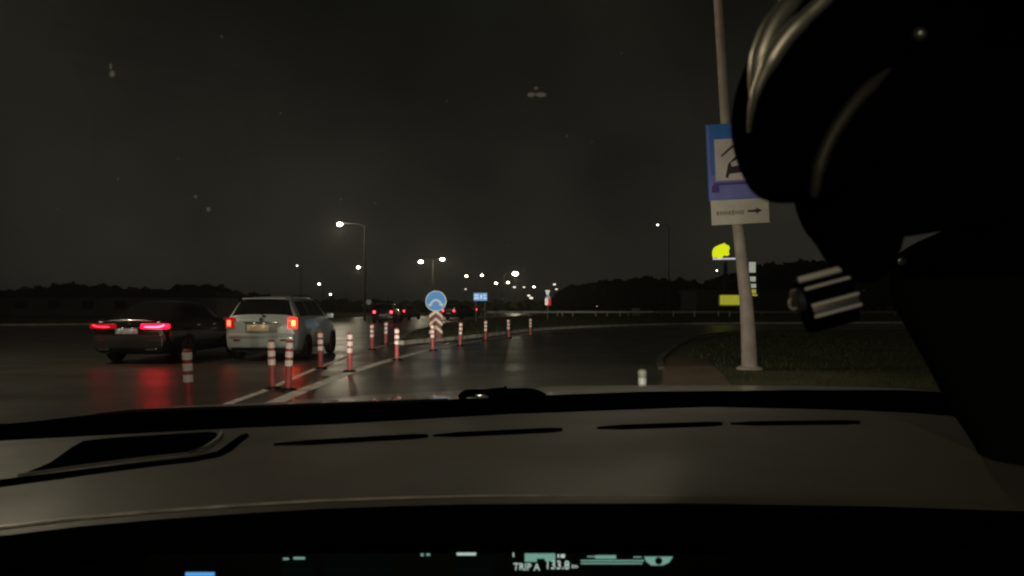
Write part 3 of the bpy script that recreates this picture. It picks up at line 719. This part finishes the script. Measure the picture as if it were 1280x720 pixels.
# ---- far cars
def far_car(name, cx, D, rz, paint, label, tab=ST, g=glow_far, sc=1.0, z=.004, both=True):
    r = empty(name, ((cx-640)/F*D, D, z), rz); tag(r, label, 'car')
    obj('body', body_mesh(tab, 24), paint, r)
    obj('rear_window', top_pane(tab, .56 if tab is ST else .08, 1.08 if tab is ST else .28, 1, .93, .01, 4), glass_dk, r)
    for s in (-1, 1):
        for ya, yb in ((.95, 1.7), (1.8, 2.6)): obj('window', side_pane(tab, ya, yb, 5.2, 6.7, s, .01, (0, 0), 3), glass_dk, r)
        for y in (.95, 3.7): wheel(r, s*.82, y, .32, s, False)
        bm = bmesh.new(); box(bm, Vector((0, 0, 0)), (.30, .1, .26), bev=.03); l_ = obj('tail_lamp', bm, lens_red, r, True, (s*.66, -.01, .86))
        bm = bmesh.new(); box(bm, Vector((0, -.06, 0)), (.16*sc, .02, .18*sc), bev=.01); obj('bulb', bm, g, l_)
    boxo('bumper', (0, -.04, .46), (1.6, .15, .26), paint, r, bev=.05)
    boxo('number_plate', (0, -.125, .62), (.52, .02, .14), plate_w, r, bev=.01)
    return r
grey_p = mat('dark_far_paint', (.04, .035, .035), .3, coat=.5); redp = mat('red_far_paint', (.30, .02, .03), .35, coat=.5)
far_car('far_car', 478.5, 62, 0, grey_p, 'dark car ahead in the distance above the row of striped posts', VT)
far_car('far_car', 497, 76, R(-12), grey_p, 'low dark red car just right of the far dark car', ST, sc=.8)
far_car('far_car', 561, 80, R(-30), grey_p, 'dark car turning away just right of the round blue sign', VT)
far_car('far_car', 590, 118, R(-14), redp, 'red car with both tail lamps lit below the small blue board', ST, sc=1.3)

# ------------------------------------------------------------------ the car we sit in
own = empty('car_interior', (0, 1.2, 0)); tag(own, 'dark car cabin we look out of, grey dashboard under the windscreen', 'car')
own_inv = Matrix.Translation((0, -1.2, 0))
def ob2(name, bm, m, parent=None, smooth=True):
    if parent is None or parent is own: bmesh.ops.transform(bm, matrix=own_inv, verts=bm.verts); return obj(name, bm, m, own, smooth)
    bmesh.ops.transform(bm, matrix=own_inv, verts=bm.verts); return obj(name, bm, m, parent, smooth)
dash_m = mat('dashboard_grey', (.19, .175, .155), .55, noise=(2, .12), bump=(420, .12), rnoise=(2.2, .42, .62), spec=.4)
FAR = [(-200, 566), (0, 551), (110, 545), (300, 535), (420, 530), (640, 517.5), (900, 508), (1150, 504), (1300, 507), (1400, 512)]
CRE = [(-200, 682), (0, 661), (100, 649), (200, 640), (300, 633), (400, 627), (500, 623.5), (600, 621), (850, 620), (1100, 624), (1400, 634)]
def dash_row(x):
    yf, yc = interp(FAR, x), interp(CRE, x); rows = []; q_ = 1+max(0, x-850)*.0005
    rows.append(PX(x, yf-14, 1.78)+Vector((0, 0, -.03)))
    rows.append(PX(x, yf, 1.62*q_))
    for t in (.12, .3, .5, .7, .85, .94):
        rows.append(PX(x, yf+(yc-yf)*t**1.25, q_/((1/1.62)*(1-t)+(1/.83)*t)))
    rows += [PX(x, yc-2, .836*q_), PX(x, yc+3, .826*q_), PX(x, yc+9, .817*q_), PX(x, yc+22, .808*q_), PX(x, yc+38, .806), PX(x, yc+52, .815), PX(x, yc+56, .86), PX(x, yc+150, .87), PX(x, yc+320, .9)]
    return rows
bm = bmesh.new(); gr = []
nx = 80
for i in range(nx+1): gr.append([bm.verts.new(v) for v in dash_row(-260+(1700)*i/nx)[:11]])
for a, b in zip(gr, gr[1:]):
    for j in range(len(a)-1): bm.faces.new((a[j], a[j+1], b[j+1], b[j]))
dash = ob2('dashboard', bm, dash_m)
bm = bmesh.new(); gr = []
for i in range(nx+1): gr.append([bm.verts.new(v) for v in dash_row(-260+(1700)*i/nx)[10:]])
for a, b in zip(gr, gr[1:]):
    for j in range(len(a)-1): bm.faces.new((a[j], a[j+1], b[j+1], b[j]))
ob2('dashboard_face', bm, black_s)  # lower face in black: its fade into shade is put into the colour
def dashpt(x, y, lift=0.0):
    yf, yc = interp(FAR, x), interp(CRE, x); t = max(0, min(1, (y-yf)/(yc-yf)))**(1/1.25)
    p = PX(x, y, (1+max(0, x-850)*.0005)/((1/1.62)*(1-t)+(1/.83)*t)); p.z += lift; return p
def dash_patch(name, outline, m, lift=.003, thick=.006):
    bm = bmesh.new(); top = [bm.verts.new(dashpt(x, y, lift)) for x, y in outline]; bot = [bm.verts.new(dashpt(x, y, lift-thick)) for x, y in outline]
    bm.faces.new(top)
    for i in range(len(top)): j = (i+1) % len(top); bm.faces.new((top[i], top[j], bot[j], bot[i]))
    bmesh.ops.triangulate(bm, faces=[f for f in bm.faces if len(f.verts) > 4])
    return ob2(name, bm, m, dash, False)
for xa, ya, xb, yb, w in ((342, 556, 535, 545, 5), (541, 545, 703, 537.5, 5), (746, 535.5, 903, 530, 5), (913, 530, 1075, 528, 4.5)):
    n = 10; up = []; dn = []
    for i in range(n+1):
        t = i/n; ww = w*min(1, (4*t+.25), (4*(1-t)+.6))*.5; x = xa+(xb-xa)*t; y = ya+(yb-ya)*t
        up.append((x, y-ww)); dn.append((x, y+ww))
    dash_patch('defrost_vent', up+dn[::-1], black_s, .0015, .01)
hud = dash_patch('recess', [(28, 595), (62, 581), (90, 561), (104, 553), (140, 549), (262, 541.5), (271, 543), (268, 551), (252, 561), (232, 567), (160, 575), (90, 585)], black_s, .003, .01)
ridge_m = mat('ridge_grey', (.20, .19, .17), .35)
bm = bmesh.new(); tube(bm, [dashpt(x, y, .004) for x, y in ((22, 598), (90, 588), (160, 578.5), (235, 570), (256, 562), (272, 551), (276, 543))], .0022, 8); ob2('recess_rim', bm, ridge_m, dash)
dash_patch('panel_gap', [(-10, 602), (80, 590.5), (160, 581.5), (240, 572.5), (272, 565), (300, 545), (309, 542), (311, 545), (290, 563), (274, 571), (240, 577.5), (160, 587), (80, 598), (-10, 610)], black_s, .0015, .01)
# cowl / frit band
BT = [(-200, 548), (-60, 534), (30, 528), (100, 520), (150, 514), (200, 511.5), (300, 508.5), (430, 504), (580, 498.5), (640, 495.5), (800, 489.5), (1000, 487.5), (1130, 487.5), (1200, 491), (1400, 500)]
bm = bmesh.new(); gr = []
for i in range(81):
    x = -260+1700*i/80; yt = interp(BT, x); yf = interp(FAR, x)
    gr.append([bm.verts.new(v) for v in (PX(x, yf+3, 1.70)+Vector((0, 0, -.05)), PX(x, yf+1.5, 1.64), PX(x, (yt+yf)/2, 1.70), PX(x, yt+2.5, 1.79), PX(x, yt, 1.82), PX(x, yt, 1.84)+Vector((0, 0, -.08)))])
for a, b in zip(gr, gr[1:]):
    for j in range(5): bm.faces.new((a[j], a[j+1], b[j+1], b[j]))
ob2('windscreen_cowl', bm, black_s)
# bonnet
hood_m = mat('bonnet_paint', (.62, .61, .57), .42, .3, noise=(3, .08), coat=.5, rnoise=(4, .35, .5))
HT = [(-260, 552), (-60, 536), (0, 531), (60, 525), (120, 520), (160, 512.5), (300, 507.5), (430, 497.5), (580, 490), (700, 485.5), (800, 483.5), (1000, 483.5), (1130, 485.5), (1200, 492), (1400, 505)]
bm = bmesh.new(); gr = []
for i in range(61):
    x = -200+1560*i/60; yt = interp(HT, x)
    top = PX(x, yt, 2.55); xn = top.x
    gr.append([bm.verts.new(v) for v in (PX(x, yt+16, 1.88)+Vector((0, 0, 0)), PX(x, yt+6, 2.1), PX(x, yt+1.5, 2.35), top, Vector((xn*.98, 2.9, top.z-.03)), Vector((xn*.94, 3.4, top.z-.13)), Vector((xn*.88, 3.75, top.z-.32)), Vector((xn*.86, 3.8, .35)))])
for a, b in zip(gr, gr[1:]):
    for j in range(7): bm.faces.new((a[j], a[j+1], b[j+1], b[j]))
ob2('bonnet', bm, hood_m)
# wipers
wip = empty('wiper', (0, 0, 0), 0, own)
def wp_ob(name, bm, m): return ob2(name, bm, m, wip)
bm = bmesh.new(); tube(bm, catmull([PX(575, 499, 1.80), PX(583, 492, 1.80), PX(600, 491.5, 1.80), PX(618, 490, 1.80), PX(632, 489, 1.79)], 5), [.004]+[.009]*19+[.012], 10); wp_ob('wiper_arm', bm, black_s)
bm = bmesh.new(); tube(bm, catmull([PX(612, 499, 1.78), PX(624, 493.5, 1.78), (PX(650, 492.0, 1.78)), PX(668, 493, 1.78), PX(680, 499, 1.78)], 5), [.008]+[.0125]*19+[.006], 12); wp_ob('pivot_cover', bm, black_s)
bm = bmesh.new(); box(bm, PX(602, 494.3, 1.785), (.030, .01, .005), bev=.002); wp_ob('washer_jet', bm, chrome)
bm = bmesh.new(); tube(bm, [PX(x, interp(BT, x)+1, 1.80) for x in range(120, 590, 40)], .0045, 8); wp_ob('wiper_blade', bm, mat('wiper_rubber', (.02, .02, .02), .3))
# instrument display in a slot under the dash edge
disp = ob2('instrument_display', (lambda b: (box(b, PX(545, 742, .80), (.58, .012, .085), bev=.004), b)[1])(bmesh.new()), mat('display_glass', (.002, .003, .003), .5, spec=.05))
teal = mat('display_teal', (.1, .3, .25), .5, emis=(.22, .46, .38), es=.62); tealw = mat('display_white', (.3, .3, .3), .5, emis=(.48, .62, .55), es=.85)
teald = mat('display_dim', (.002, .006, .006), .5, emis=(.02, .075, .065), es=.015, noise=0, spec=0); bluel = mat('display_blue', (.1, .3, .6), .5, emis=(.10, .35, .75), es=.9)
DD = .792
def glyph(name, rects, m, dd=DD):
    bm = bmesh.new()
    for x0, y0, x1, y1 in rects:
        c_ = (PX(x0, y0, dd)+PX(x1, y1, dd))/2; box(bm, c_, (abs(x1-x0)/F*dd, .0012, abs(y1-y0)/F*dd))
    return ob2(name, bm, m, disp, False)
for q_ in ((405, 695, 490, 719), (570, 694, 618, 719), (352, 697, 392, 719)): glyph('dim_field', [q_], teald, .7935)
glyph('blue_icon', [(232, 715.5, 268, 720)], bluel)
glyph('indicator', [(354, 697.5, 361, 699.5), (367, 696.5, 381, 699)], teal)
glyph('indicator', [(526, 692, 529.5, 695), (533, 692, 537.5, 694.5)], teal)
glyph('indicator', [(571, 691, 595, 694)], tealw)
glyph('segment_bar', [(656, 692, 694, 698), (656, 698, 671, 702), (681, 698, 694, 701)], teal)
glyph('indicator', [(697, 693, 699, 697), (701, 693, 706, 697), (641, 691, 642.5, 696)], tealw)
glyph('line', [(726, 700.2, 805, 701.5), (726, 703.6, 803, 704.9), (734, 695.3, 744, 696.3), (744, 694.2, 770, 698.2), (792, 696, 802, 697)], teal)
bm = bmesh.new(); prism(bm, [(p.x, p.z) for p in (PX(805, 696, DD), PX(841, 696, DD), PX(836, 703, DD), PX(828, 706.5, DD), PX(814, 706.5, DD), PX(808, 702, DD))], DD-.0006, DD+.0006); ob2('gauge_icon', bm, teal, disp, False)
bm = bmesh.new(); lathe(bm, [(.0036, DD-.0020), (.0036, DD-.0010)], 12, (PX(823, 701, DD).x, 0, PX(823, 700.5, DD).z), 'Y'); ob2('gauge_needle', bm, MATS['display_glass'], disp)
def text(name, s, x, y, hpx, m):
    cu = bpy.data.curves.new(name, 'FONT'); cu.body = s; cu.size = hpx/F*DD*1.38; cu.extrude = .0005; cu.resolution_u = 2
    o = bpy.data.objects.new(name, cu); COL.objects.link(o); bpy.context.view_layer.update()
    me = bpy.data.meshes.new_from_object(o.evaluated_get(bpy.context.evaluated_depsgraph_get())); bpy.data.objects.remove(o)
    me.materials.clear(); me.materials.append(m); q = bpy.data.objects.new(name, me); COL.objects.link(q)
    q.parent = disp; q.location = PX(x, y, DD)-Vector((0, 1.2, 0)); q.rotation_euler = (R(90), R(1), 0); q.scale = (.92, 1, 1); return q
text('trip_lettering', 'TRIP A', 641.5, 712.5, 9.0, tealw)
text('distance_reading', '133.8', 681, 711, 11.0, tealw)
text('unit_lettering', 'km', 714.5, 710, 5.0, tealw)
bm = bmesh.new(); tube(bm, [PX(x, interp(CRE, x)-1.0, .834) for x in range(-150, 880, 30)], [.0022]*20+[.0021, .002, .0019, .0018, .0017, .0016, .0014, .0012, .001, .0008, .0006, .0004, .0003, .0002, .0001], 8); ob2('crease_highlight', bm, mat('crease_highlight_grey', (.60, .57, .50), .4, noise=(30, .4)), dash)  # lighter tube painting a highlight along the dash crease, thinning out to the right
# windscreen pane
wm = bpy.data.materials.new('windscreen_glass'); wm.use_nodes = True; nt = wm.node_tree; nt.nodes.clear()
o_ = nt.nodes.new('ShaderNodeOutputMaterial'); mxs = nt.nodes.new('ShaderNodeMixShader'); tr = nt.nodes.new('ShaderNodeBsdfTransparent'); gl = nt.nodes.new('ShaderNodeBsdfGlossy')
tr.inputs[0].default_value = (.97, .98, .96, 1); gl.inputs['Roughness'].default_value = .02
mxs.inputs[0].default_value = .03; nt.links.new(tr.outputs[0], mxs.inputs[1]); nt.links.new(gl.outputs[0], mxs.inputs[2]); nt.links.new(mxs.outputs[0], o_.inputs[0])
def wpt(u, v):   # u -1..1 across, v 0..1 up
    return Vector((u*(1.12-.30*v), 1.80-1.16*v-.10*u*u, 1.125+.455*v-.03*u*u*(1-v)-.02*u*u+.035*math.sin(math.pi*v)))
bm = bmesh.new(); gr = [[bm.verts.new(wpt(-1+2*i/24, j/12)) for j in range(13)] for i in range(25)]
for a, b in zip(gr, gr[1:]):
    for j in range(12): bm.faces.new((a[j], a[j+1], b[j+1], b[j]))
scr = ob2('windscreen', bm, wm)
# a few drops and smears on the glass
drop_m = mat('water_smear', (.5, .5, .45), .6)
_b = drop_m.node_tree.nodes['Principled BSDF']; _t = drop_m.node_tree.nodes.new('ShaderNodeBsdfTranslucent'); _t.inputs[0].default_value = (.95, .95, .88, 1)
_x = drop_m.node_tree.nodes.new('ShaderNodeMixShader'); _q = drop_m.node_tree.nodes.new('ShaderNodeBsdfTransparent'); _x.inputs[0].default_value = .42
drop_m.node_tree.links.new(_q.outputs[0], _x.inputs[1]); drop_m.node_tree.links.new(_t.outputs[0], _x.inputs[2])
drop_m.node_tree.links.new(_x.outputs[0], drop_m.node_tree.nodes['Material Output'].inputs['Surface'])
def on_glass(x, y):
    best = None
    d = Vector(((x-640)/F, 1, -(y-HY)/F))
    for i in range(0, 101):
        v = i/100
        # find u with matching x ratio
        u = 0
        for _ in range(8):
            p = wpt(u, v); u = max(-1, min(1, d.x*p.y/(1.12-.30*v)))
        p = wpt(u, v); e_ = abs((p.z-CH)/p.y-d.z)
        if best is None or e_ < best[0]: best = (e_, p)
    return best[1]
for x, y, r1, r2 in ((143, 94, .0045, .0065), (141, 84, .002, .006), (246, 249, .004, .004), (262, 262, .005, .006), (664, 116, .007, .005), (676, 119, .010, .005), (670, 113, .004, .003), (1149, 41, .001, .001)):
    p = on_glass(x, y)-Vector((0, .004, 0)); bm = bmesh.new(); bmesh.ops.create_uvsphere(bm, u_segments=10, v_segments=6, radius=1); bmesh.ops.scale(bm, vec=(r1*.6, .0006, r2*.5), verts=bm.verts); bmesh.ops.translate(bm, vec=p, verts=bm.verts); ob2('water_drop', bm, drop_m, scr)
rd_ = random.Random(3)
for _ in range(16):
    x, y = rd_.uniform(20, 880), rd_.uniform(40, 330); r1 = rd_.uniform(.0007, .0015)
    p = on_glass(x, y)-Vector((0, .004, 0)); bm = bmesh.new(); bmesh.ops.create_uvsphere(bm, u_segments=8, v_segments=5, radius=1); bmesh.ops.scale(bm, vec=(r1*.6, .0006, r1*.6), verts=bm.verts); bmesh.ops.translate(bm, vec=p, verts=bm.verts); ob2('water_drop', bm, drop_m, scr)
# roof, pillars, headliner
bm = bmesh.new(); box(bm, Vector((0, .05, 1.62)), (1.64, 1.1, .06), bev=.03); ob2('roof', bm, black_s)
for s in (-1, 1):
    bm = bmesh.new(); pts = [wpt(s*1.0, v)+Vector((s*.05, -.02, 0)) for v in (0, .2, .4, .6, .8, 1)]; tube(bm, pts, [.055, .05, .045, .045, .045, .05], 10); ob2('windscreen_pillar', bm, black_s)
# side door top on the right, dark shape at the lower right
def slab(outline, D, thick, m, name, parent=None, closed_n=5, soft=.9, mk=True):
    c_ = catmull([Vector((x, y, 0)) for x, y in outline], closed_n, True); cx_ = sum(v.x for v in c_)/len(c_); cy_ = sum(v.y for v in c_)/len(c_)
    bm = bmesh.new(); rings = []
    for sc_, dd in ((.45, -.0*thick), (.78, .03*thick), (.93, .16*thick), (.99, .36*thick), (1.0, .55*thick), (.97, .82*thick), (.85, 1.0*thick)):
        rings.append([bm.verts.new(PX(cx_+(v.x-cx_)*sc_, cy_+(v.y-cy_)*sc_, D)+Vector((0, dd, 0))) for v in c_])
    n = len(c_)
    for a, b in zip(rings, rings[1:]):
        for i in range(n): bm.faces.new((a[i], a[(i+1)%n], b[(i+1)%n], b[i]))
    bm.faces.new(rings[0]); bm.faces.new(rings[-1][::-1])
    return ob2(name, bm, m, parent)
slab([(1126, 328), (1150, 305), (1200, 283), (1260, 262), (1340, 245), (1440, 420), (1420, 760), (1330, 760), (1275, 640), (1236, 565), (1206, 520), (1180, 470), (1152, 420), (1128, 372)], 1.20, .05, mat('trim_charcoal', (.010, .010, .010), .8, spec=0), 'door_trim')
bm = bmesh.new(); bmesh.ops.create_uvsphere(bm, u_segments=12, v_segments=8, radius=.006); bmesh.ops.translate(bm, vec=PX(1128, 327, 1.17), verts=bm.verts); ob2('trim_knob', bm, mat('knob_metal', (.5, .5, .48), .35, .9))
# rear view mirror
mir_m = mat('mirror_housing', (.002, .002, .002), .6, spec=0); rim_m = mat('mirror_rim_metal', (.80, .78, .66), .45, .9)
mh = slab([(1040, -70), (1002, -15), (967, 35), (947, 80), (938, 125), (940, 165), (952, 203), (968, 230), (990, 243), (1020, 245), (1070, 235), (1170, 150), (1260, 0), (1200, -90)], .42, .05, mir_m, 'rear_view_mirror')
bm = bmesh.new(); tube(bm, catmull([PX(1030, -60, .425), PX(996, -8, .42), PX(966, 32, .415), PX(949, 75, .415), PX(942, 112, .42), PX(943, 140, .43)], 6), [.002, .003]+[.0055]*16+[.0052, .0048, .0044, .0038, .0034, .003, .0026, .0022, .0018, .0014, .001, .0008, .0006], 10); ob2('outer_rim', bm, rim_m, mh)
bm = bmesh.new(); tube(bm, catmull([PX(1068, -40, .405), PX(1030, 0, .402), PX(985, 44, .402), (PX(958, 85, .405)), PX(942, 125, .41), PX(936, 165, .42)], 6), [.004]*10+[.0048]*8+[.004, .0036, .0032, .003, .0028, .0025, .002, .002, .0016, .0014, .0012, .001, .001], 10); ob2('inner_rim', bm, rim_m, mh)
vs = slab([(1112, 78), (1068, 128), (1034, 178), (1019, 232), (1030, 275), (1050, 303), (1074, 338), (1110, 352), (1124, 336), (1128, 300), (1200, 285), (1320, 262), (1420, 120), (1340, -60), (1200, -60)], .47, .05, mir_m, 'mirror_mount_cover')
bm = bmesh.new(); tube(bm, catmull([PX(1112, 86, .412), PX(1074, 122, .408), PX(1042, 166, .408), PX(1024, 208, .410), PX(1018, 246, .414)], 6), [.001, .0015, .002, .003]+[.0036]*16+[.003, .003, .0025, .002, .0015], 10); ob2('curve_highlight', bm, mat('curve_highlight_dark', (.09, .085, .075), .55, .5), mh)  # tube in front of the housing, drawing the faint highlight of the second curve
bm = bmesh.new(); tube(bm, [PX(1200, -20, .5)+Vector((0, .04, 0)), PX(1180, 40, .55)+Vector((0, .03, .06))], .02, 10); ob2('mirror_stem', bm, mir_m, vs)

bm = bmesh.new(); bmesh.ops.create_uvsphere(bm, u_segments=12, v_segments=8, radius=.0036); bmesh.ops.translate(bm, vec=PX(1149, 43, .405), verts=bm.verts); ob2('housing_button', bm, MATS['knob_metal'], mh)
# small device hanging below the mirror
DX = .50; dv = empty('dash_camera', PX(1030, 368, DX)); tag(dv, 'small black device with four silver bars hanging below the dark mirror', 'dashcam')
dv.rotation_euler = (0, R(-15), 0); v = DX/F
def dvo(name, bm, m): return obj(name, bm, m, dv)
bm = bmesh.new(); box(bm, Vector((4*v, 8*v, -10*v)), (66*v, 30*v, 66*v), bev=7*v); dvo('body', bm, mir_m)
bar_m = mat('silver_bar', (1.0, .98, .92), .42, 0, spec=1, coat=1, noise=0)
for x0, x1, z, r_ in ((-30, 31, 26, 4.2), (-25, 33, 13, 2.2), (-22, 38, -9, 2.4), (-22, 38, -23, 2.4)):
    bm = bmesh.new(); tube(bm, [(x0*v, -9*v, z*v), (x0*v+2*v, -9.6*v, z*v), (x1*v-2*v, -9.6*v, z*v), (x1*v, -9*v, z*v)], [r_*v*.8, r_*v, r_*v, r_*v*.8], 12); dvo('silver_bar', bm, bar_m)
bm = bmesh.new(); box(bm, Vector((8*v, -8*v, -16*v)), (58*v, 3*v, 11*v), bev=1*v); dvo('grey_band', bm, mat('grey_band', (.16, .16, .16), .4, .5))
bm = bmesh.new(); tube(bm, catmull([(-42*v, 0, 6*v), (-46*v, -2*v, 0), (-44*v, -2*v, -7*v), (-38*v, 0, -8*v)], 4), 1.1*v, 8); dvo('clasp', bm, bar_m)
bm = bmesh.new(); lathe(bm, [(12*v, -38*v), (16*v, -36*v), (16*v, -28*v)], 16, (0, 4*v, 0), 'X'); dvo('end_cap', bm, mat('cap_grey', (.07, .07, .07), .4, .3))
bm = bmesh.new(); tube(bm, [(30*v, 14*v, 10*v), (52*v, 12*v, 40*v), (62*v, 6*v, 84*v)], [12*v, 13*v, 15*v], 12); dvo('bracket', bm, mir_m)

# ------------------------------------------------------------------ damp night air
hz = boxo('haze', (0, 620, 7), (2600, 1560, 18), mat('haze_air', (1, 1, 1)), None)
hm = bpy.data.materials.new('night_haze'); hm.use_nodes = True; nt = hm.node_tree; nt.nodes.clear()
ho = nt.nodes.new('ShaderNodeOutputMaterial'); hv = nt.nodes.new('ShaderNodeVolumePrincipled')
hv.inputs['Color'].default_value = (.9, .9, .85, 1); hv.inputs['Density'].default_value = .0006; hv.inputs['Anisotropy'].default_value = .75
nt.links.new(hv.outputs[0], ho.inputs['Volume']); hz.data.materials[0] = hm; tag(hz, 'thin damp night air over the junction', 'haze', kind='stuff')
S.cycles.volume_bounces = 0
